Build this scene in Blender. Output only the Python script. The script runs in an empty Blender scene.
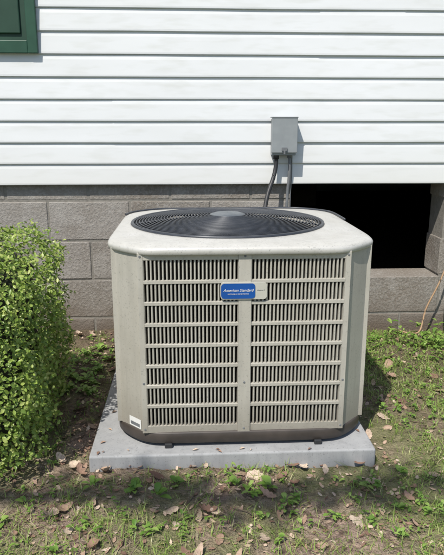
import bpy, bmesh, math, random
import numpy as np
from mathutils import Vector, noise, Matrix
random.seed(7); rng=np.random.default_rng(7)
S=bpy.context.scene
S.view_settings.view_transform='Standard'; S.view_settings.look='None'; S.view_settings.exposure=0
COL=S.collection

# ---------------- helpers ----------------
def empty(name,loc=(0,0,0)):
    o=bpy.data.objects.new(name,None); o.location=loc; COL.objects.link(o); return o
def obj(name,verts,faces,mat=None,parent=None,smooth=False,loc=None):
    me=bpy.data.meshes.new(name); me.from_pydata([tuple(v) for v in verts],[],[tuple(f) for f in faces]); me.update()
    if smooth: me.shade_smooth()
    o=bpy.data.objects.new(name,me); COL.objects.link(o)
    if mat: me.materials.append(mat)
    if parent: o.parent=parent
    if loc: o.location=loc
    return o
def bev(o,w,seg=2,ang=40):
    m=o.modifiers.new('b','BEVEL'); m.width=w; m.segments=seg; m.limit_method='ANGLE'; m.angle_limit=math.radians(ang); return o
class MB:
    def __init__(s): s.v=[]; s.f=[]
    def box(s,x0,x1,y0,y1,z0,z1):
        b=len(s.v); s.v+=[(x0,y0,z0),(x1,y0,z0),(x1,y1,z0),(x0,y1,z0),(x0,y0,z1),(x1,y0,z1),(x1,y1,z1),(x0,y1,z1)]
        s.f+=[tuple(b+i for i in q) for q in [(0,3,2,1),(4,5,6,7),(0,1,5,4),(1,2,6,5),(2,3,7,6),(3,0,4,7)]]
    def add(s,vs,fs):
        b=len(s.v); s.v+=list(vs); s.f+=[tuple(b+i for i in q) for q in fs]
    def tube(s,pts,r,n=8,cyclic=False):
        pts=[Vector(p) for p in pts]; b=len(s.v); L=len(pts)
        for i,p in enumerate(pts):
            if cyclic: t=pts[(i+1)%L]-pts[i-1]
            else: t=pts[min(i+1,L-1)]-pts[max(i-1,0)]
            t.normalize(); up=Vector((0,0,1)) if abs(t.z)<.9 else Vector((1,0,0))
            a=t.cross(up).normalized(); c=a.cross(t)
            rr=r[i] if isinstance(r,(list,tuple)) else r
            for k in range(n):
                th=2*math.pi*k/n; s.v.append(tuple(p+a*math.cos(th)*rr+c*math.sin(th)*rr))
        for i in range(L if cyclic else L-1):
            for k in range(n):
                j=(i+1)%L
                s.f.append((b+i*n+k,b+i*n+(k+1)%n,b+j*n+(k+1)%n,b+j*n+k))
        if not cyclic:
            s.f.append(tuple(b+k for k in range(n))[::-1]); s.f.append(tuple(b+(L-1)*n+k for k in range(n)))
    def make(s,name,mat,parent=None,smooth=False): return obj(name,s.v,s.f,mat,parent,smooth)

class Mat:
    def __init__(s,name,rough=.6,metal=0,spec=.5):
        s.m=bpy.data.materials.new(name); s.m.use_nodes=True; s.nt=s.m.node_tree; s.b=s.nt.nodes['Principled BSDF']
        s.b.inputs['Roughness'].default_value=rough; s.b.inputs['Metallic'].default_value=metal
        s.b.inputs['Specular IOR Level'].default_value=spec
        s.tc=s.n('ShaderNodeTexCoord')
    def n(s,t,**k):
        x=s.nt.nodes.new(t)
        for a,b in k.items(): setattr(x,a,b)
        return x
    def l(s,a,b): s.nt.links.new(a,b)
    def noise(s,scale,detail=3,rough=.6,sc=None):
        x=s.n('ShaderNodeTexNoise'); x.inputs['Scale'].default_value=scale; x.inputs['Detail'].default_value=detail; x.inputs['Roughness'].default_value=rough
        src=s.tc.outputs['Object']
        if sc:
            mp=s.n('ShaderNodeMapping'); mp.inputs['Scale'].default_value=sc; s.l(src,mp.inputs[0]); src=mp.outputs[0]
        s.l(src,x.inputs['Vector']); return x.outputs['Fac']
    def ramp(s,fac,stops):
        r=s.n('ShaderNodeValToRGB'); e=r.color_ramp.elements
        while len(e)<len(stops): e.new(.5)
        for i,(p,c) in enumerate(stops):
            e[i].position=p; e[i].color=(c if len(c)==4 else (*c,1)) if not isinstance(c,(int,float)) else (c,c,c,1)
        s.l(fac,r.inputs[0]); return r.outputs[0]
    def mix(s,f,a,b,mode='MIX'):
        x=s.n('ShaderNodeMix',data_type='RGBA',blend_type=mode)
        for inp,val in ((x.inputs[0],f),(x.inputs[6],a),(x.inputs[7],b)):
            if hasattr(val,'links'): s.l(val,inp)
            elif isinstance(val,(int,float)): inp.default_value=val
            else: inp.default_value=(*val,1)
        return x.outputs[2]
    def col(s,c):
        if hasattr(c,'links'): s.l(c,s.b.inputs['Base Color'])
        else: s.b.inputs['Base Color'].default_value=(*c,1)
    def bump(s,h,st,dist=.01):
        b=s.n('ShaderNodeBump'); b.inputs['Strength'].default_value=st; b.inputs['Distance'].default_value=dist
        s.l(h,b.inputs['Height']); s.l(b.outputs[0],s.b.inputs['Normal'])
    def island(s):
        g=s.n('ShaderNodeNewGeometry'); return g.outputs['Random Per Island']
    def z(s):
        x=s.n('ShaderNodeSeparateXYZ'); s.l(s.tc.outputs['Object'],x.inputs[0]); return x.outputs

# ---------------- materials ----------------
def m_siding():
    m=Mat('white_vinyl',.45); n1=m.noise(1.6,4,.6,(.5,1,2.2)); n2=m.noise(30,2,.6,(.2,1,1))
    c=m.mix(m.ramp(n1,[(.35,0.),(.75,1.)]),(.73,.745,.76),(.655,.67,.67))
    c=m.mix(m.ramp(n2,[(.50,0.),(.8,.45)]),c,(.54,.55,.51))
    z=m.z()[2]; d=m.ramp(z,[(.74,.6),(.95,0.)]); c=m.mix(d,c,m.mix(n1,(.57,.57,.52),(.70,.70,.68)))
    m.col(c); m.bump(n1,.10,.02); return m.m
def m_block():
    m=Mat('concrete_block',.95,0,.2); n1=m.noise(3,4); n2=m.noise(90,3,.7); isl=m.island()
    c=m.mix(isl,(.23,.21,.185),(.32,.30,.275)); c=m.mix(m.ramp(n1,[(.42,0.),(.68,.8)]),c,(.185,.155,.125))
    c=m.mix(m.ramp(m.noise(8,4,.7),[(.52,0.),(.7,.5)]),c,(.40,.38,.35))
    c=m.mix(m.ramp(n2,[(.45,0.),(.7,.5)]),c,(.43,.41,.38))
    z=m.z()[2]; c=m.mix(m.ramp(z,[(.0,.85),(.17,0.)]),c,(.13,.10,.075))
    m.col(c); m.bump(n2,.8,.006); return m.m
def m_mortar():
    m=Mat('mortar',.95,0,.2); n=m.noise(60); m.col(m.mix(n,(.14,.13,.11),(.32,.30,.27))); m.bump(n,.6,.004); return m.m
def m_paint(name,c1,c2,rough=.45,sp=.35,grime=True,metal=0):
    m=Mat(name,rough,metal); n=m.noise(7,4,.65); n2=m.noise(170,2,.6); n3=m.noise(5,3,.7,(6,6,.6))
    c=m.mix(m.ramp(n,[(.38,0.),(.7,1.)]),c1,c2)
    c=m.mix(m.ramp(n3,[(.48,0.),(.72,.42)]),c,tuple(x*.68 for x in c1))
    c=m.mix(m.ramp(n2,[(.6,0.),(.7,sp)]),c,tuple(x*.42 for x in c1))
    if grime:
        z=m.z()[2]; c=m.mix(m.ramp(z,[(.06,.55),(.22,0.)]),c,(.17,.14,.10))
    m.col(c); m.bump(n,.10,.01)
    rr=m.ramp(n,[(.3,rough-.1),(.7,rough+.2)]); m.l(rr,m.b.inputs['Roughness']); return m.m
def m_simple(name,c1,c2,scale=20,rough=.6,metal=0,bump=.1):
    m=Mat(name,rough,metal); n=m.noise(scale,3); m.col(m.mix(m.ramp(n,[(.35,0.),(.7,1.)]),c1,c2))
    if bump: m.bump(n,bump,.004)
    return m.m
def m_fol(name,stops,trans=.25,rough=.45):
    m=Mat(name,rough,0,.4); c=m.ramp(m.island(),stops); m.col(c)
    t=m.n('ShaderNodeBsdfTranslucent'); m.l(c,t.inputs[0]); mx=m.n('ShaderNodeMixShader'); mx.inputs[0].default_value=trans
    out=m.nt.nodes['Material Output']; m.l(m.b.outputs[0],mx.inputs[1]); m.l(t.outputs[0],mx.inputs[2]); m.l(mx.outputs[0],out.inputs[0]); return m.m
def m_ground():
    m=Mat('soil',.97,0,.15); mid=m.noise(14,4,.65); fine=m.noise(110,3,.7)
    c=m.mix(m.ramp(mid,[(.35,0.),(.65,1.)]),(.18,.122,.093),(.34,.255,.20))
    c=m.mix(m.ramp(fine,[(.5,0.),(.7,.7)]),c,(.50,.41,.33))
    v=m.n('ShaderNodeTexVoronoi'); v.inputs['Scale'].default_value=70; m.l(m.tc.outputs['Object'],v.inputs['Vector'])
    bw=m.n('ShaderNodeRGBToBW'); m.l(v.outputs['Color'],bw.inputs[0])
    c=m.mix(m.ramp(bw.outputs[0],[(.62,0.),(.75,.6)]),c,(.46,.34,.26))
    c=m.mix(m.ramp(bw.outputs[0],[(.2,.6),(.3,0.)]),c,(.08,.055,.04))
    ry=m.ramp(m.noise(1.9,4,.7),[(.40,0.),(.56,.65)]); c=m.mix(ry,c,m.mix(fine,(.11,.15,.045),(.26,.29,.12)))
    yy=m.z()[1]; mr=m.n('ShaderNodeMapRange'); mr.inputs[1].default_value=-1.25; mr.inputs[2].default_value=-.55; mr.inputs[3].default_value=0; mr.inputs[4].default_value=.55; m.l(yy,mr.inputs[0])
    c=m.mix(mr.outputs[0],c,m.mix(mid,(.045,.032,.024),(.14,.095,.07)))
    ln=m.n('ShaderNodeVectorMath',operation='LENGTH'); m.l(m.tc.outputs['Object'],ln.inputs[0])
    fr=m.n('ShaderNodeMapRange'); fr.inputs[1].default_value=2.6; fr.inputs[2].default_value=5; m.l(ln.outputs['Value'],fr.inputs[0])
    c=m.mix(fr.outputs[0],c,m.mix(mid,(.05,.085,.025),(.10,.13,.045)))
    m.col(c)
    a=m.n('ShaderNodeMath',operation='ADD'); m.l(mid,a.inputs[0]); m.l(fine,a.inputs[1]); m.bump(a.outputs[0],1.,.018); return m.m

SID=m_siding(); BLK=m_block(); MOR=m_mortar()
BEI=m_paint('louvre_paint',(.50,.48,.425),(.43,.41,.355),.34,.45,True,.12)
CAPM=m_paint('cap_paint',(.57,.56,.525),(.49,.48,.44),.30,.6,False,.12)
BASEM=m_simple('bronze_base',(.04,.033,.028),(.065,.053,.045),15,.5)
COIL=m_simple('coil_dark',(.022,.02,.016),(.05,.045,.035),60,.7,.3)
GRL=m_simple('grille_black',(.035,.04,.05),(.06,.065,.075),30,.38,.2,0)
PADM=m_paint('pad_concrete_grey',(.30,.305,.31),(.37,.375,.375),.85,.5,False)
BOXM=m_simple('grey_enamel',(.25,.27,.28),(.30,.32,.33),12,.45,.1)
CON=m_simple('conduit_grey',(.13,.14,.15),(.19,.195,.20),30,.6)
CONB=m_simple('conduit_black',(.018,.019,.021),(.03,.03,.032),30,.5)
GRN=m_simple('green_paint',(.014,.062,.036),(.02,.078,.046),14,.5)
GRND=m_simple('green_paint_dark',(.011,.045,.026),(.015,.056,.033),14,.55)
GLS=m_simple('window_glass',(.02,.025,.03),(.03,.035,.04),3,.05,0,0)
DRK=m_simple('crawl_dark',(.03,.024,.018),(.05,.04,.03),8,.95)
ROOF=m_simple('shingle',(.06,.055,.05),(.11,.10,.095),40,.9)
WOOD=m_simple('old_wood',(.12,.09,.06),(.2,.155,.11),18,.85)
BARK=m_simple('bark',(.07,.055,.04),(.14,.11,.085),12,.95,0,.8)
BLUE=m_simple('badge_blue',(.01,.075,.30),(.012,.09,.34),10,.25,0,0)
SIL=m_simple('badge_silver',(.55,.54,.47),(.60,.59,.53),30,.35,.2,0)
WHT=m_simple('white_label',(.7,.7,.68),(.8,.8,.78),30,.4,0,0)
CABO=m_simple('orange_cable',(.32,.20,.11),(.4,.27,.16),30,.6)

# ---------------- ground ----------------
PX0,PX1,PY0,PY1=-.319,.567,-1.305,-.415
def gh(x,y):
    h=.018*noise.noise(Vector((x*2.1,y*2.1,3)))+.010*noise.noise(Vector((x*7,y*7,1)))+.007*noise.noise(Vector((x*19,y*19,5)))+.004*noise.noise(Vector((x*50,y*50,5)))
    if x>.6 and y>-.5: h-=.03*min(1,(x-.6)/.5)*min(1,(y+.5)/.3)
    d=max(PX0-x,x-PX1,PY0-y,y-PY1)
    if d<.08: h=min(h,.012) if d>0 else -.02
    return h+.004
def axis(lo,hi,st,far):
    a=list(np.arange(lo,hi,st)); s=st; x=hi
    while x<far: a.append(x); s*=1.35; x+=s
    a.append(far); s=st; x=lo-st; b=[]
    while x>-far: b.append(x); s*=1.35; x-=s
    b.append(-far); return b[::-1]+a
xs=axis(-1.6,1.9,.0125,400); ys=axis(-2.1,.1,.0125,400)
vs=[]
for y in ys:
    for x in xs:
        n=(-2.2<x<2.4 and -3<y<.6); vs.append((x,y,gh(x,y) if n else .0))
W=len(xs); fs=[(j*W+i,j*W+i+1,(j+1)*W+i+1,(j+1)*W+i) for j in range(len(ys)-1) for i in range(W-1)]
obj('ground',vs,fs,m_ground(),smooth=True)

# ---------------- house ----------------
house=empty('house')
ZS=.752; ST=.0995; NX0,NX1=-4.5,5.5; ZT=ZS+ST*20
OPX0,OPX1,OPZ=.50,1.285,.272
sid=MB()
for c in range(0,20,2):
    j=random.uniform(-3.,4.5)
    if c==0:j=1.9
    if c==2:j=-.35
    if c==4:j=2.2
    if c==6:j=.62
    for (a,b,off) in ((NX0,j+.012,0.0),(j-.012,NX1,-.0016)):
        prof=[]
        for q in range(2):
            z0=ZS+(c+q)*ST
            prof+=[(.0045+off,z0+.0012),(-.0055+off,z0),(-.0075+off,z0+.003),(-.0077+off,z0+.010),(-.002+off,z0+ST*.78),(.0005+off,z0+ST*.93),(.001+off,z0+ST+.0008)]
        nseg=60; L=len(prof); V=[];F=[]
        for i in range(nseg+1):
            x=a+(b-a)*i/nseg
            for (y,z) in prof:
                w=.0014*noise.noise(Vector((x*2.1,c*3.1+z*3,0)))
                V.append((x,y+w,z+w))
        for i in range(nseg):
            for p in range(L-1): F.append((i*L+p,(i+1)*L+p,(i+1)*L+p+1,i*L+p+1))
        sid.add(V,F)
sid.make('siding',SID,house)
sh=MB(); sh.box(NX0,NX1,.03,.10,ZS+.012,ZT); 
sh.box(NX0,NX0+.1,.1,7,ZS,ZT); sh.box(NX1-.1,NX1,.1,7,ZS,ZT); sh.box(NX0,NX1,7,7.1,0,ZT)
sh.make('wall_sheathing',SID,house)
sc=MB(); sc.box(NX0-.02,NX0+.06,-.022,.06,ZS,ZT); sc.box(NX1-.06,NX1+.02,-.022,.06,ZS,ZT); sc.make('corner_trim',SID,house)
RF=MB(); o=.25; za=ZT; zr=ZT+2.2
RF.add([(NX0-.3,-o,za),(NX1+.3,-o,za),(NX1+.3,3.5,zr),(NX0-.3,3.5,zr),(NX0-.3,7.1+o,za),(NX1+.3,7.1+o,za),
        (NX0-.3,-o,za+.12),(NX1+.3,-o,za+.12),(NX1+.3,3.5,zr+.12),(NX0-.3,3.5,zr+.12),(NX0-.3,7.1+o,za+.12),(NX1+.3,7.1+o,za+.12)],
       [(6,7,8,9),(9,8,11,10),(0,3,2,1),(3,4,5,2),(0,1,7,6),(4,10,11,5),(0,6,9,3),(3,9,10,4),(1,2,8,7),(2,5,11,8)])
RF.make('roof',ROOF,house)
so=MB(); so.box(NX0,NX1,-o+.01,.1,ZT-.03,ZT-.003); so.make('soffit',SID,house)
gb=MB()
for x in (NX0,NX1-.1): gb.add([(x,.1,ZT),(x+.1,.1,ZT),(x+.1,7,ZT),(x,7,ZT),(x,3.5,zr-.1),(x+.1,3.5,zr-.1)],[(0,1,2,3),(0,4,5,1),(3,2,5,4),(0,3,4),(1,5,2)])
gb.make('gables',SID,house)
fb=MB(); zj=[-.13,.07,.272,.472,.672,.80]; FY=.026
for r in range(5):
    z0,z1=zj[r]+.005,zj[r+1]-.005
    if r==4: z1=.79
    x=NX0-(.2 if r%2 else 0)
    while x<NX1:
        a,b=x+.005,x+.4-.005
        segs=[(a,b)]
        if z0>=.26:
            segs=[]
            if a<OPX0: segs.append((a,min(b,OPX0)))
            if b>OPX1: segs.append((max(a,OPX1),b))
        for (p,q) in segs:
            if q-p>.02:
                dy=random.uniform(-.002,.002); fb.box(p,q,FY+dy,FY+.19,z0,z1)
        x+=.4
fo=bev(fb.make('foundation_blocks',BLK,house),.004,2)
mo=MB()
mo.box(NX0,OPX0-.006,FY+.003,FY+.18,-.2,.785); mo.box(OPX1+.006,NX1,FY+.003,FY+.18,-.2,.785); mo.box(OPX0-.006,OPX1+.006,FY+.003,FY+.18,-.2,OPZ-.006)
mo.make('foundation_mortar',MOR,house)
cs=MB()
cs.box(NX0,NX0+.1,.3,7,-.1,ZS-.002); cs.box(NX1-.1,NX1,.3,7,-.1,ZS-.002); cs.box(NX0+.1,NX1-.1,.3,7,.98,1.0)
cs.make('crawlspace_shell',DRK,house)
js=MB()
x=NX0+.25
while x<NX1: js.box(x,x+.04,.24,6.9,.80,.975); x+=.4
js.box(NX0+.1,NX1-.1,.105,.235,.80,.979)
js.make('floor_joists',WOOD,house)
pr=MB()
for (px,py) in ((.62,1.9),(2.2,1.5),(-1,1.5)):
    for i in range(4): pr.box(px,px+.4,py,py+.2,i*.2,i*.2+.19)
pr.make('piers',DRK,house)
wn=empty('window'); sx=-.684
f=MB()
zb=1.40; 
wx1=sx-.42; wx0=wx1-.8
f.box(wx0,wx1,-.035,.02,zb-.06,zb); f.box(wx0,wx1,-.035,.02,zb+1.2,zb+1.27); f.box(wx0,wx0+.06,-.035,.02,zb,zb+1.2); f.box(wx1-.06,wx1,-.035,.02,zb,zb+1.2); f.box(wx0+.06,wx1-.06,-.028,.02,zb+.58,zb+.63)
bev(f.make('frame',SID,wn),.004)
g=MB(); g.box(wx0+.06,wx1-.06,-.02,.0,zb,zb+1.2); g.make('glass',GLS,wn)
shu=empty('window_shutter')
def shutter(x0,x1):
    s=MB(); z0=1.350; z1=z0+1.3; y0=-.028;y1=-.0082
    s.box(x0,x0+.045,y0,y1,z0,z1); s.box(x1-.045,x1,y0,y1,z0,z1)
    for (a,b) in ((z0,z0+.055),(z0+.62,z0+.68),(z1-.055,z1)): s.box(x0+.045,x1-.045,y0+.001,y1,a,b)
    bev(s.make('shutter_frame',GRN,shu),.003)
    p=MB(); p.box(x0+.04,x1-.04,y0+.014,y1-.001,z0+.03,z1-.03)
    p.make('shutter_back',GRND,shu)
    q=MB(); q.box(x0+.072,x1-.072,y0+.004,y0+.0145,z0+.083,z0+.592); q.box(x0+.072,x1-.072,y0+.004,y0+.0145,z0+.708,z1-.083)
    bev(q.make('shutter_panels',GRND,shu),.009,2)
shutter(sx-.37,sx)

# ---------------- electrical disconnect ----------------
eb=empty('electrical_disconnect_box')
b=MB(); bx0,bx1=.386,.508; b.box(bx0+.004,bx1-.004,-.068,-.006,.893,1.064); bev(b.make('enclosure',BOXM,eb),.004,2)
b=MB(); b.box(bx0,bx1,-.078,-.066,.905,1.07); b.box(bx0-.002,bx1+.002,-.081,-.02,1.066,1.071); bev(b.make('cover',BOXM,eb),.003,2)
b=MB(); b.box(.434,.46,-.084,-.077,.915,.93); b.tube([(.447,-.085,.9),(.447,-.085,.915)],.005); b.make('latch',CON,eb)
def bez(p,n=24):
    p=[Vector(q) for q in p]; out=[]
    for i in range(len(p)-1):
        p0=p[max(i-1,0)];p1=p[i];p2=p[i+1];p3=p[min(i+2,len(p)-1)]
        for k in range(n):
            t=k/n; out.append(.5*((2*p1)+(-p0+p2)*t+(2*p0-5*p1+4*p2-p3)*t*t+(-p0+3*p1-3*p2+p3)*t**3))
    out.append(p[-1]); return out
b=MB()
P=bez([(.412,-.045,.90),(.413,-.045,.85),(.400,-.06,.79),(.368,-.10,.71),(.345,-.17,.62),(.33,-.27,.48),(.30,-.35,.34),(.25,-.43,.25)],22)
b.tube(P,[.0095+(.0012 if i%2 else 0) for i in range(len(P))],12)
b.tube([(.412,-.045,.905),(.412,-.045,.875)],.015,12)
b.make('whip_cable',CONB,eb,True)
b=MB()
P=bez([(.478,-.04,.90),(.480,-.035,.80),(.474,-.03,.70),(.468,-.04,.5),(.455,-.09,.25),(.44,-.2,.06)],22)
b.tube(P,.0075,12); b.tube([(.478,-.04,.905),(.478,-.04,.88)],.013,12)
b.tube(bez([(.492,-.022,.895),(.494,-.02,.80),(.490,-.02,.70),(.49,-.02,.55)],12),.003,8)
b.make('conduit',CON,eb,True)

b=MB(); P=bez([(1.36,.0,.52),(1.31,-.03,.36),(1.265,-.05,.25),(1.20,-.07,.12),(1.16,-.11,.015),(1.10,-.13,.01),(1.06,-.10,.015)],12)
b.tube(P,.0045,8); b.make('loose_cable',CABO,None,True)
b=MB(); b.tube([(1.335,-.02,.0),(1.325,-.012,.75)],.016,14); b.tube([(1.325,-.012,.72),(1.325,-.012,.75)],.02,14); b.make('vertical_pipe',BOXM,None,True)

# ---------------- concrete pad ----------------
b=MB(); b.box(PX0,PX1,PY0,PY1,-.03,.05)
pad=bev(b.make('equipment_pad',PADM),.006,3)

# ---------------- condenser ----------------
ac=empty('air_conditioner_condenser')
CX,CY=.157,-.856; Z0=.05; HT=.632
def rad(th,h,dg,p=26):
    s=0
    for i in range(8):
        a=i*math.pi/4; hh=h if i%2==0 else dg
        c=math.cos(th-a)
        if c>0: s+=(c/hh)**p
    return s**(-1/p)
NA=360
def loop(h,dg,z,p=26): return [(CX+rad(t,h,dg,p)*math.cos(t),CY+rad(t,h,dg,p)*math.sin(t),z) for t in [2*math.pi*i/NA for i in range(NA)]]
GX=CX-.027; GY=CY+.004
def circ(r,z,cx=None,cy=None): 
    cx=GX if cx is None else cx; cy=GY if cy is None else cy
    return [(cx+r*math.cos(2*math.pi*i/NA),cy+r*math.sin(2*math.pi*i/NA),z) for i in range(NA)]
def lerpl(a,b,t,z): return [(p[0]*(1-t)+q[0]*t,p[1]*(1-t)+q[1]*t,z) for p,q in zip(a,b)]
def loft(name,loops,mat,capb=False,capt=False,smooth=True):
    V=[p for l in loops for p in l]; F=[]
    for i in range(len(loops)-1):
        for k in range(NA):
            F.append((i*NA+k,i*NA+(k+1)%NA,(i+1)*NA+(k+1)%NA,(i+1)*NA+k))
    if capb: F.append(tuple(range(NA))[::-1])
    if capt: F.append(tuple((len(loops)-1)*NA+k for k in range(NA)))
    return obj(name,V,F,mat,ac,smooth)
H1,D1=.400,.497
zt=Z0+HT
bz=Z0+.012
loft('base_pan',[loop(H1-.02,D1-.02,bz),loop(H1+.002,D1+.002,bz),loop(H1+.006,D1+.006,bz+.004),loop(H1+.006,D1+.006,bz+.034),loop(H1+.003,D1+.003,bz+.038),loop(H1-.03,D1-.03,bz+.040)],BASEM,True,True)
ft=MB()
for (sx_,sy_) in ((-.235,-1),(.235,-1),(-.235,1),(.235,1)):
    cx=CX+sx_; cy=CY+sy_*(H1-.003)
    ft.box(cx-.012,cx+.012,cy-.016,cy+.016,Z0+.0005,Z0+.016)
bev(ft.make('feet',CONB,ac),.003)
def ridged(z):
    out=[]
    for i in range(NA):
        t=2*math.pi*i/NA; r=rad(t,H1-.04,D1-.04); r+=(.0015 if i%2 else -.0015); out.append((CX+r*math.cos(t),CY+r*math.sin(t),z))
    return out
loft('coil_core',[ridged(bz+.03),ridged(zt-.03)],COIL,smooth=False)
FW=.314
zb0,zb1=bz+.036,zt-.012
def post(mid):
    n=28; prof=[]
    th=math.atan2(FW-.003,H1-.001); a0=th; a1=math.pi/2-th
    for i in range(n+1):
        t=mid-math.pi/4+a0+(a1-a0)*i/n; r=rad(t,H1,D1,60); prof.append((CX+r*math.cos(t),CY+r*math.sin(t)))
    inn=[]
    for i in (n,0):
        t=mid-math.pi/4+a0+(a1-a0)*i/n; r=rad(t,H1,D1,60)-.02; inn.append((CX+r*math.cos(t),CY+r*math.sin(t)))
    prof+=inn; L=len(prof)
    V=[(x,y,zb0) for x,y in prof]+[(x,y,zb1) for x,y in prof]
    return V,[(i,(i+1)%L,L+(i+1)%L,L+i) for i in range(L)]
ps=MB()
for k in range(4): ps.add(*post(math.pi/4+k*math.pi/2))
po=bev(ps.make('corner_posts',BEI,ac,False),.002,2,50)
def face(kf):
    m=MB(); R=Matrix.Translation((CX,CY,0))@Matrix.Rotation(kf*math.pi/2,4,'Z')
    Y=-H1
    bx=m.box
    bx(-FW,-FW+.016,Y-.0,Y+.02,zb0,zb1); bx(FW-.016,FW,Y-.0,Y+.02,zb0,zb1)
    bx(-.019,.019,Y-.004,Y+.02,zb0,zb1)
    bx(-FW+.016,-.019,Y+.0005,Y+.02,zb0,zb0+.024); bx(.019,FW-.016,Y+.0005,Y+.02,zb0,zb0+.024)
    bx(-FW+.016,-.019,Y+.0005,Y+.02,zb1-.022,zb1); bx(.019,FW-.016,Y+.0005,Y+.02,zb1-.022,zb1)
    za,zc=zb0+.024,zb1-.022; rows=8; rh=(zc-za)/rows; hb=.0050
    for sgn in (-1,1):
        x0,x1=(.019,FW-.016) if sgn>0 else (-FW+.016,-.019)
        for r in range(1,rows):
            z=za+r*rh; bx(x0,x1,Y-.0015,Y+.012,z-hb,z+hb)
        ns=24; pw=(x1-x0)/ns
        for i in range(0,ns+1):
            xc=x0+i*pw; w=pw*.25
            if i==0: a,b=x0,x0+w*.8
            elif i==ns: a,b=x1-w*.8,x1
            else: a,b=xc-w,xc+w
            for r in range(rows):
                zz0=za+r*rh+(hb if r>0 else 0); zz1=za+(r+1)*rh-(hb if r<rows-1 else 0)
                V=[(a,Y+.014,zz0),(a,Y+.003,zz0),(a+(b-a)*.25,Y+.0005,zz0),(b-(b-a)*.25,Y+.0005,zz0),(b,Y+.003,zz0),(b,Y+.014,zz0)]
                V=V+[(p[0],p[1],zz1) for p in V]
                m.add(V,[(j,j+1,6+j+1,6+j) for j in range(5)])
    vs=[tuple(R@Vector(v)) for v in m.v]
    return vs,m.f
lv=MB()
for k in range(4): lv.add(*face(k))
bev(lv.make('louvre_panels',BEI,ac),.0010,1,50)
sc=MB()
for x in (-FW+.008,0,FW-.008):
    for z in (zb0+.012,zb1-.011,(zb0+zb1)/2-.12):
        y=CY-H1-(.004 if x==0 else 0)
        V=[(CX+x+.0028*math.cos(a*math.pi/4),y-.0015,z+.0028*math.sin(a*math.pi/4)) for a in range(8)]+[(CX+x+.0038*math.cos(a*math.pi/4),y,z+.0038*math.sin(a*math.pi/4)) for a in range(8)]
        sc.add(V,[tuple(range(8))[::-1]]+[(i,(i+1)%8,8+(i+1)%8,8+i) for i in range(8)])
sc.make('screws',CON,ac)
h,d=H1+.015,D1+.009; GR=.333
A=loop(h-.02,d-.02,0,16); C=circ(GR+.012,0); zc=zt-.018
cl=[loop(h-.02,d-.02,zc+.004),loop(h-.003,d-.003,zc,34),loop(h,d,zc+.003,34),loop(h+.001,d+.001,zc+.014,34),loop(h-.001,d-.001,zc+.019,30),loop(h-.005,d-.005,zc+.0235,26),loop(h-.012,d-.012,zc+.0265,22),
    lerpl(A,C,.35,zc+.0295),lerpl(A,C,.8,zc+.031),lerpl(A,C,1,zc+.034),circ(GR+.006,zc+.034),circ(GR+.001,zc+.030),circ(GR-.002,zc+.01),circ(GR-.004,zc-.14)]
loft('top_cap',cl,CAPM)
loft('shadow_gap_band',[loop(H1-.012,D1-.012,zc-.006),loop(H1-.012,D1-.012,zc+.012)],BASEM)
rs=MB(); pts=[]
for i in range(10,150):
    a=math.radians(i); r=rad(a,h-.004,d-.004,24); pts.append((CX+r*math.cos(a),CY+r*math.sin(a),zc+.028))
rs.tube(pts,.0045,8); rs.make('rim_shade_strip',GRL,ac,True)  # added dark strip, stands in for shade along the cap's rear edge
g=MB(); zg=zc+.036
def gz(r): return zg+.024*(1-(r/GR)**2)
nr=26
for i in range(nr):
    r=.062+(GR-.064)*i/(nr-1)
    g.tube([(GX+r*math.cos(2*math.pi*k/96),GY+r*math.sin(2*math.pi*k/96),gz(r)) for k in range(96)],.0020,6,True)
for k in range(16):
    a=2*math.pi*k/16+.1
    g.tube([(GX+r*math.cos(a),GY+r*math.sin(a),gz(r)-.004) for r in np.linspace(.05,GR,12)],.0026,6)
g.tube([(GX+GR*math.cos(2*math.pi*k/128),GY+GR*math.sin(2*math.pi*k/128),zg-.001) for k in range(128)],.0065,8,True)
g.make('fan_grille',GRL,ac,True)
HUB=m_simple('hub_grey',(.11,.125,.14),(.16,.175,.19),20,.4,.2)
loft('grille_hub',[circ(.002,gz(0)+.008),circ(.045,gz(0)+.006),circ(.062,gz(0)+.001),circ(.064,gz(0)-.008)],HUB)
loft('fan_motor',[circ(.001,zc-.02),circ(.06,zc-.02),circ(.065,zc-.03),circ(.065,zc-.14)],BASEM)
fb=MB()
for k in range(3):
    a0=2*math.pi*k/3+.4
    V=[];n=10
    for i in range(n+1):
        for j in range(n+1):
            r=.06+(.25)*j/n; a=a0+(i/n-.5)*1.1+.25*(j/n); V.append((GX+r*math.cos(a),GY+r*math.sin(a),zc-.06+.05*(i/n-.5)+.01*j/n))
    fb.add(V,[(i*(n+1)+j,i*(n+1)+j+1,(i+1)*(n+1)+j+1,(i+1)*(n+1)+j) for i in range(n) for j in range(n)])
fb.make('fan_blades',BASEM,ac,True)
loft('fan_well_wall',[circ(GR-.0055,zc+.004),circ(GR-.0055,zc-.139)],BASEM,False)
loft('fan_well_floor',[circ(.01,zc-.15),circ(GR-.006,zc-.139)],COIL,False)
def rrect(w,h,r,n=6):
    pts=[]
    for cx,cy,a in ((w/2-r,h/2-r,0),(-w/2+r,h/2-r,90),(-w/2+r,-h/2+r,180),(w/2-r,-h/2+r,270)):
        for i in range(n+1):
            t=math.radians(a+90*i/n); pts.append((cx+r*math.cos(t),cy+r*math.sin(t)))
    return pts
def plate(name,w,h,r,x,z,y0,y1,mat):
    p=rrect(w,h,r); L=len(p); V=[(x+a,y1,z+c) for a,c in p]+[(x+a,y0,z+c) for a,c in p]
    return bev(obj(name,V,[tuple(range(L,2*L))[::-1],tuple(range(L))]+[(i,(i+1)%L,L+(i+1)%L,L+i) for i in range(L)],mat,ac),.0008,2,50)
yb=CY-H1-.004; zb_=.555; BX=CX-.004
plate('badge_plate',.136,.050,.010,BX,zb_,yb-.004,yb+.0,SIL)
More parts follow.
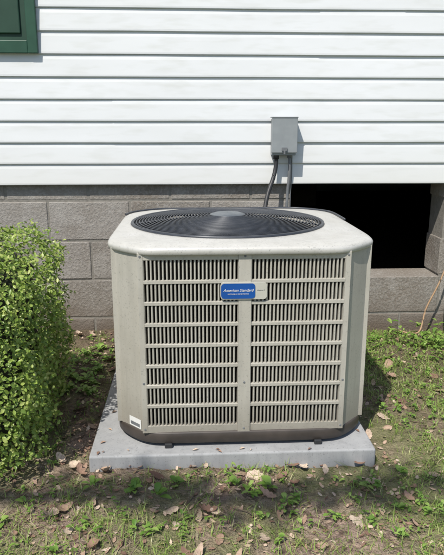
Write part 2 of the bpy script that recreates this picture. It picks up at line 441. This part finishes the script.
plate('badge_blue_field',.099,.044,.009,BX-.0165,zb_,yb-.0055,yb-.003,BLUE)
def text(body,size,x,z,y,mat,shear=0):
    cu=bpy.data.curves.new('badge_text','FONT'); cu.body=body; cu.size=size; cu.align_x='CENTER'; cu.align_y='CENTER'; cu.shear=shear; cu.extrude=.0003
    o=bpy.data.objects.new('badge_text',cu); COL.objects.link(o); o.rotation_euler=(math.pi/2,0,0); o.location=(x,y,z); o.parent=ac; cu.materials.append(mat); return o
text('American Standard',.0114,BX-.0165,zb_+.002,yb-.0059,WHT,.4)
text('HEATING & AIR CONDITIONING',.0042,BX-.0165,zb_-.009,yb-.0059,WHT)
text('Allegiance 13',.0044,BX+.051,zb_+.002,yb-.0044,CON)
nrm=Vector((-1,-1,0)).normalized(); c0=Vector((CX,CY,0))+nrm*(D1+.0012); tx=Vector((1,-1,0)).normalized()
V=[c0+tx*a+Vector((0,0,z)) for a,z in ((-.01,.103),(.045,.103),(.045,.135),(-.01,.135))]
obj('rating_sticker',V,[(0,1,2,3)],WHT,ac)
V=[c0+tx*a+Vector((0,0,z))+nrm*.0006 for a,z in ((-.004,.108),(.039,.108),(.039,.119),(-.004,.119))]
obj('rating_sticker_print',V,[(0,1,2,3)],CON,ac)

# ---------------- boxwood hedge ----------------
HC=Vector((-.97,-1.06,.33)); HR=Vector((.515,.40,.350))
def hsurf(u,v):
    d=Vector((math.cos(v)*math.cos(u),math.cos(v)*math.sin(u),math.sin(v)))
    p=5.5; q=(abs(d.x)/HR.x)**p+(abs(d.y)/HR.y)**p+(abs(d.z)/HR.z)**p; r=q**(-1/p)
    P=d*r
    k=1+.08*noise.noise(P*4+Vector((3,1,7)))+.07*noise.noise(P*11)
    return P*k
V=[];nu,nv=64,32
for j in range(nv+1):
    for i in range(nu):
        p=hsurf(2*math.pi*i/nu,-math.pi/2+math.pi*j/nv)*.80; V.append(HC+p)
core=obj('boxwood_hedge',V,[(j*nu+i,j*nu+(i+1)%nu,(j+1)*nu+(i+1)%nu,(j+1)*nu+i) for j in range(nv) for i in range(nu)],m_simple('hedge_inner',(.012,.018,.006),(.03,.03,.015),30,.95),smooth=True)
def leafmesh(name,centers,normals,sizes,mat,parent=None,aspect=.55,jit=.8,fold=.25):
    n=len(centers); c=np.array(centers); nn=np.array(normals)+rng.normal(0,jit,(n,3)); nn/=np.linalg.norm(nn,axis=1)[:,None]
    t=rng.normal(0,1,(n,3)); t-=nn*(t*nn).sum(1)[:,None]; t/=np.linalg.norm(t,axis=1)[:,None]; b=np.cross(nn,t)
    s=np.array(sizes)[:,None]
    P=[c-t*s*.5, c-t*s*.15+b*s*aspect*.5+nn*s*fold*.3, c+t*s*.25+b*s*aspect*.42+nn*s*fold*.3, c+t*s*.5-nn*s*.05, c+t*s*.25-b*s*aspect*.42+nn*s*fold*.3, c-t*s*.15-b*s*aspect*.5+nn*s*fold*.3]
    V=np.stack(P,1).reshape(-1,3); base=np.arange(n)[:,None]*6
    F=np.concatenate([base+np.array([[0,1,2,3]]),base+np.array([[0,3,4,5]])],0)
    me=bpy.data.meshes.new(name); me.vertices.add(len(V)); me.vertices.foreach_set('co',V.ravel())
    me.loops.add(F.size); me.loops.foreach_set('vertex_index',F.ravel().astype(np.int32)); me.polygons.add(len(F)); me.polygons.foreach_set('loop_start',np.arange(len(F),dtype=np.int32)*4); me.update(calc_edges=True); me.validate()
    me.materials.append(mat); o=bpy.data.objects.new(name,me); COL.objects.link(o)
    if parent: o.parent=parent
    return o
cs_=[];ns_=[];ss_=[]
for i in range(58000):
    d_=Vector(rng.normal(0,1,3)).normalized(); u=math.atan2(d_.y,d_.x); v=math.asin(d_.z)
    if v<-1.2: continue
    P=hsurf(u,v); k=1-abs(rng.normal(0,.065)); k*=1+.07*max(0,noise.noise(P*16)); 
    if random.random()<.03: k*=1.05
    if noise.noise(P*9+Vector((9,9,9)))<-.22 and random.random()<.65: k*=.9
    Q=HC+P*k
    if Q.z<.05: continue
    cs_.append(Q); ns_.append((P.normalized()+Vector((-.35,-.55,.8))).normalized()); ss_.append(random.uniform(.010,.019))
FOL=m_fol('boxwood_leaf',[(0,(.11,.18,.035)),(.3,(.20,.30,.055)),(.7,(.31,.42,.085)),(1,(.47,.52,.17))],.3,.36)
leafmesh('hedge_leaves',cs_,ns_,ss_,FOL,core,jit=.55)
st=MB()
for i in range(26):
    a=random.uniform(0,6.28); r=random.uniform(0,.22); x=HC.x+r*math.cos(a); y=HC.y+r*math.sin(a)
    st.tube([(x*.6+HC.x*.4,y*.6+HC.y*.4,-.02),(x,y,.12),(x+random.uniform(-.1,.1),y+random.uniform(-.1,.1),.4)],[.009,.007,.004],6)
st.make('hedge_stems',WOOD,core,True)

# ---------------- litter, grass, weeds ----------------
def blocked(x,y,m=.0): return (PX0-m<x<PX1+m and PY0-m<y<PY1+m) or y>.02
def leaf_litter(n,szr,name,mat,xr=(-1.5,1.9),yr=(-2.1,.0),dens=None,flat=.35):
    V=[];F=[]
    for _ in range(n):
        x=random.uniform(*xr); y=random.uniform(*yr)
        if blocked(x,y,.0): continue
        if dens and random.random()>dens(x,y): continue
        s=random.uniform(*szr); a=random.uniform(0,6.28); asp=random.uniform(.35,.75); curl=random.uniform(-.5,1.3); curl2=random.uniform(-.6,.6)
        tilt=Matrix.Rotation(a,3,'Z')@Matrix.Rotation(random.gauss(0,flat),3,'X')@Matrix.Rotation(random.gauss(0,flat),3,'Y')
        z=gh(x,y)+s*.12+.002; b=len(V); nl=8
        jag=random.uniform(.05,.3)
        for i in range(nl+1):
            t=i/nl; u=(t-.5); w=asp*.5*math.sin(math.pi*min(1,t*.93+.04))**.7*(1+jag*((i%2)*2-1)+random.uniform(-.1,.1))
            for sgn in (-1,0,1):
                p=Vector((u*s,sgn*w*s,(curl*(u*u)+ (abs(sgn)*w*w)*curl*1.6+curl2*u*sgn*w)*s)); p=tilt@p; V.append((x+p.x,y+p.y,z+p.z))
        for i in range(nl):
            for j in range(2): F.append((b+i*3+j,b+i*3+j+1,b+(i+1)*3+j+1,b+(i+1)*3+j))
    return obj(name,V,F,mat,None,True)
def m_leaf():
    m=Mat('dead_leaf',.7,0,.3); c=m.ramp(m.island(),[(0,(.15,.085,.06)),(.35,(.30,.19,.135)),(.7,(.45,.33,.24)),(1,(.62,.51,.40))])
    n=m.noise(130,3); c=m.mix(m.ramp(n,[(.4,0.),(.7,.5)]),c,(.16,.10,.07)); m.col(c); m.bump(n,.5,.004); return m.m
LIT=m_leaf()
def dl(x,y):
    n=noise.noise(Vector((x*1.8,y*1.8,8)))
    base=.5+.6*n
    if y<-1.3 and -.4<x<.85: base+=.35
    if x>.8: base-=.1
    return base
big=leaf_litter(1150,(.018,.058),'leaf_litter',LIT,dens=dl)
o=leaf_litter(11000,(.006,.020),'small_debris',LIT,dens=dl); o.parent=big
tw=MB()
for _ in range(300):
    x=random.uniform(-1.2,1.6); y=random.uniform(-1.95,-.03)
    if blocked(x,y,.05): continue
    a=random.uniform(0,6.28); l=random.uniform(.03,.11); z=gh(x,y)+.006
    p=[(x+math.cos(a)*l*t,y+math.sin(a)*l*t+.006*math.sin(t*5+a),z+.006*math.sin(t*3)) for t in (-.5,-.15,.2,.5)]
    tw.tube(p,[.0018,.0016,.0013,.0008],5)
t=tw.make('twigs',WOOD,big,True)
sp=MB()
for _ in range(26):
    s_=random.choice((0,1,2))
    if s_==0: x,y=random.uniform(PX0+.02,PX0+.07),random.uniform(PY0+.05,-.6)
    elif s_==1: x,y=random.uniform(PX1-.03,PX1-.01),random.uniform(PY0+.05,-.6)
    else: x,y=random.uniform(PX0+.02,PX1-.02),random.uniform(PY0+.008,PY0+.03)
    a=random.uniform(0,6.28); s=random.uniform(.004,.013); c_,n_=math.cos(a)*s,math.sin(a)*s
    sp.add([(x-c_,y-n_,.0525),(x+n_*.4,y-c_*.4,.0565),(x+c_,y+n_,.0530),(x-n_*.4,y+c_*.4,.0560)],[(0,1,2,3)])
sp.make('pad_litter',LIT,big)
def gd(x,y):
    n=noise.noise(Vector((x*2.3,y*2.3,21)))+.7*noise.noise(Vector((x*7,y*7,4)))
    d=.27+n*.85
    if x>.62: d+=.42+.2*min(1,(x-.62)/.5)
    if y<-1.48: d+=.32*min(1,(-1.48-y)/.12)
    if x<-.2 and y<-1.42: d+=.15
    if y>-.25 and x<.6: d-=.25
    return d
BV=[];BF=[]
def blade(x,y,hh,w,lean,a):
    z=gh(x,y)-.004; b=len(BV); dx,dy=math.cos(a),math.sin(a); px,py=-dy,dx
    for i,t in enumerate((0,.35,.7,1)):
        ww=w*(1-t*.95)*.5; o=lean*hh*t*t; zz=z+hh*t*(1-.35*lean*t)
        if i<3: BV.append((x+dx*o-px*ww,y+dy*o-py*ww,zz)); BV.append((x+dx*o+px*ww,y+dy*o+py*ww,zz))
        else: BV.append((x+dx*o,y+dy*o,zz))
    BF.extend([(b,b+1,b+3,b+2),(b+2,b+3,b+5,b+4),(b+4,b+5,b+6)])
for _ in range(21000):
    x=random.uniform(-1.9,2.1); y=random.uniform(-2.2,-.02)
    if blocked(x,y,.012): continue
    if random.random()>gd(x,y): continue
    for k in range(random.randint(3,7)):
        xx=x+random.gauss(0,.012); yy=y+random.gauss(0,.012)
        if blocked(xx,yy,.004): continue
        blade(xx,yy,random.uniform(.012,.045),random.uniform(.0018,.0040),random.uniform(.2,1.5),random.uniform(0,6.28))
GRS=m_fol('grass_blade',[(0,(.16,.25,.05)),(.45,(.28,.40,.09)),(.8,(.38,.46,.14)),(1,(.56,.52,.30))],.3)
grass=obj('grass',BV,BF,GRS)
WV=[];WF=[]
def wleaf(x,y,z,a,el,s,w):
    b=len(WV); d=Vector((math.cos(a)*math.cos(el),math.sin(a)*math.cos(el),math.sin(el))); sd=Vector((-math.sin(a),math.cos(a),0))
    c=Vector((x,y,z))
    for i in range(6):
        t=i/5; ww=w*math.sin(math.pi*min(1,(t*.9+.05)))**.8*.5
        p=c+d*s*t-Vector((0,0,s*.35*t*t))
        WV.append(tuple(p-sd*ww+Vector((0,0,ww*.35)))); WV.append(tuple(p)); WV.append(tuple(p+sd*ww+Vector((0,0,ww*.35))))
    for i in range(5):
        for j in range(2): WF.append((b+i*3+j,b+i*3+j+1,b+(i+1)*3+j+1,b+(i+1)*3+j))
def weed(x,y,s,n,lift=.02):
    for k in range(n):
        L=s*random.uniform(.6,1.1); wleaf(x+random.gauss(0,.006),y+random.gauss(0,.006),gh(x,y)+random.uniform(.004,lift),random.uniform(0,6.28),random.uniform(.2,.9),L,L*random.uniform(.3,.65))
for (x,y,s,n) in [(-.17,-1.42,.045,8),(-.10,-1.45,.04,7),(-.05,-1.40,.035,6),(.12,-1.42,.04,7),(.16,-1.46,.035,6),(.22,-1.43,.042,6),(.27,-1.50,.03,5),(-.3,-1.4,.035,6),(.5,-1.45,.03,6),(.62,-1.38,.035,7)]:
    weed(x,y,s,n)
for _ in range(40):
    weed(random.uniform(-.52,-.36),random.uniform(-.85,-.25),random.uniform(.025,.045),6)
for _ in range(70):   # leafy clump by the crawlspace wall, right
    weed(random.gauss(1.22,.14),min(-.05,random.gauss(-.22,.12)),random.uniform(.02,.045),6,.07)
for _ in range(30):
    weed(random.gauss(.78,.10),random.gauss(-.35,.08),random.uniform(.015,.03),6,.03)
for _ in range(3200):
    x=random.uniform(-1.4,1.9); y=random.uniform(-2.1,-.05)
    if blocked(x,y,.03) or random.random()>gd(x,y)+.05: continue
    weed(x,y,random.uniform(.009,.026),random.randint(3,7))
WD=m_fol('weed_leaf',[(0,(.11,.22,.035)),(.6,(.21,.35,.065)),(1,(.33,.45,.12))],.3)
w=obj('weeds',WV,WF,WD,None,True)

# ---------------- shade tree behind the viewpoint ----------------
to_sun=Vector((-.45,-.75,1.25)).normalized()
tree=empty('shade_tree')
T=MB(); base=Vector((-5.3,-8.6,-.1)); rngT=random.Random(3)
T.tube(bez([base,base+Vector((.05,.1,1.5)),base+Vector((-.05,.15,3)),base+Vector((.1,.2,4.6)),base+Vector((.1,.2,6.6))],8),[.2-.17*i/32 for i in range(33)],12)
tips=[]
for i in range(16):
    z=2.8+3.4*i/16; a=i*2.4+.5; r=1.9*(1-.45*abs(i-6)/10); p0=base+Vector((.05,.17,z)); p1=p0+Vector((math.cos(a)*r,math.sin(a)*r,.7+.2*rngT.random()))
    T.tube(bez([p0,(p0+p1)/2+Vector((0,0,.12)),p1],6),[.06-.05*k/12 for k in range(13)],8); tips.append((p1,.65)); tips.append(((p0+p1)/2,.6))
lc=[];ln_=[];ls=[]
for p,r in tips:
    for _ in range(170):
        q=p+Vector((rngT.gauss(0,r*.45),rngT.gauss(0,r*.45),rngT.gauss(0,r*.35))); lc.append(q); ln_.append((0,0,1)); ls.append(rngT.uniform(.07,.13))
def up(x,y,z,h): k=(h-z)/to_sun.z; return Vector((x,y,z))+to_sun*k
limb=[base+Vector((.05,.17,3.2)),(-4.0,-6.2,3.9),up(-1.2,-1.46,0,4.2),up(-.5,-1.43,0,4.3),up(.15,-1.46,0,4.25),up(.9,-1.42,0,4.2)]
lb=bez(limb,10); T.tube(lb,[.07-.063*k/(len(lb)-1) for k in range(len(lb))],8)
for c_ in range(32):
    k=rngT.randint(20,len(lb)-1); cc=lb[k]+Vector((rngT.gauss(0,.08),rngT.gauss(0,.045),rngT.gauss(0,.03)))
    T.tube([lb[k],cc],[.006,.003],5)
    for _ in range(rngT.randint(6,12)):
        q=cc+Vector((rngT.gauss(0,.07),rngT.gauss(0,.03),rngT.gauss(0,.03))); lc.append(q); ln_.append((0,0,1)); ls.append(rngT.uniform(.05,.085))
T.make('trunk_and_limbs',BARK,tree,True)
TL=m_fol('tree_leaf',[(0,(.04,.08,.015)),(1,(.10,.16,.035))],.25)
leafmesh('crown_leaves',lc,ln_,ls,TL,tree,jit=.5)

# ---------------- world, sun, camera ----------------
el=math.asin(to_sun.z); az=math.atan2(to_sun.x,to_sun.y)
wd=bpy.data.worlds.new('World'); S.world=wd; wd.use_nodes=True; nt=wd.node_tree
sk=nt.nodes.new('ShaderNodeTexSky'); sk.sky_type='NISHITA'; sk.sun_disc=False; sk.sun_elevation=el; sk.sun_rotation=az
nt.links.new(sk.outputs[0],nt.nodes['Background'].inputs[0]); nt.nodes['Background'].inputs[1].default_value=.14
L=bpy.data.lights.new('sun','SUN'); L.energy=5.0; L.angle=math.radians(.5); L.color=(1,.95,.87)
so=bpy.data.objects.new('sun',L); COL.objects.link(so); so.rotation_euler=(-to_sun).to_track_quat('-Z','Y').to_euler(); so.location=(-3,-4,6)
cd=bpy.data.cameras.new('camera'); cd.sensor_fit='VERTICAL'; cd.sensor_height=36; cd.lens=36*600/555; cd.clip_end=1500; cd.clip_start=.05
cam=bpy.data.objects.new('camera',cd); COL.objects.link(cam); cam.location=(0,-2.96,1.02)
cam.rotation_euler=(math.radians(90-14),0,math.radians(-3.0))
S.camera=cam
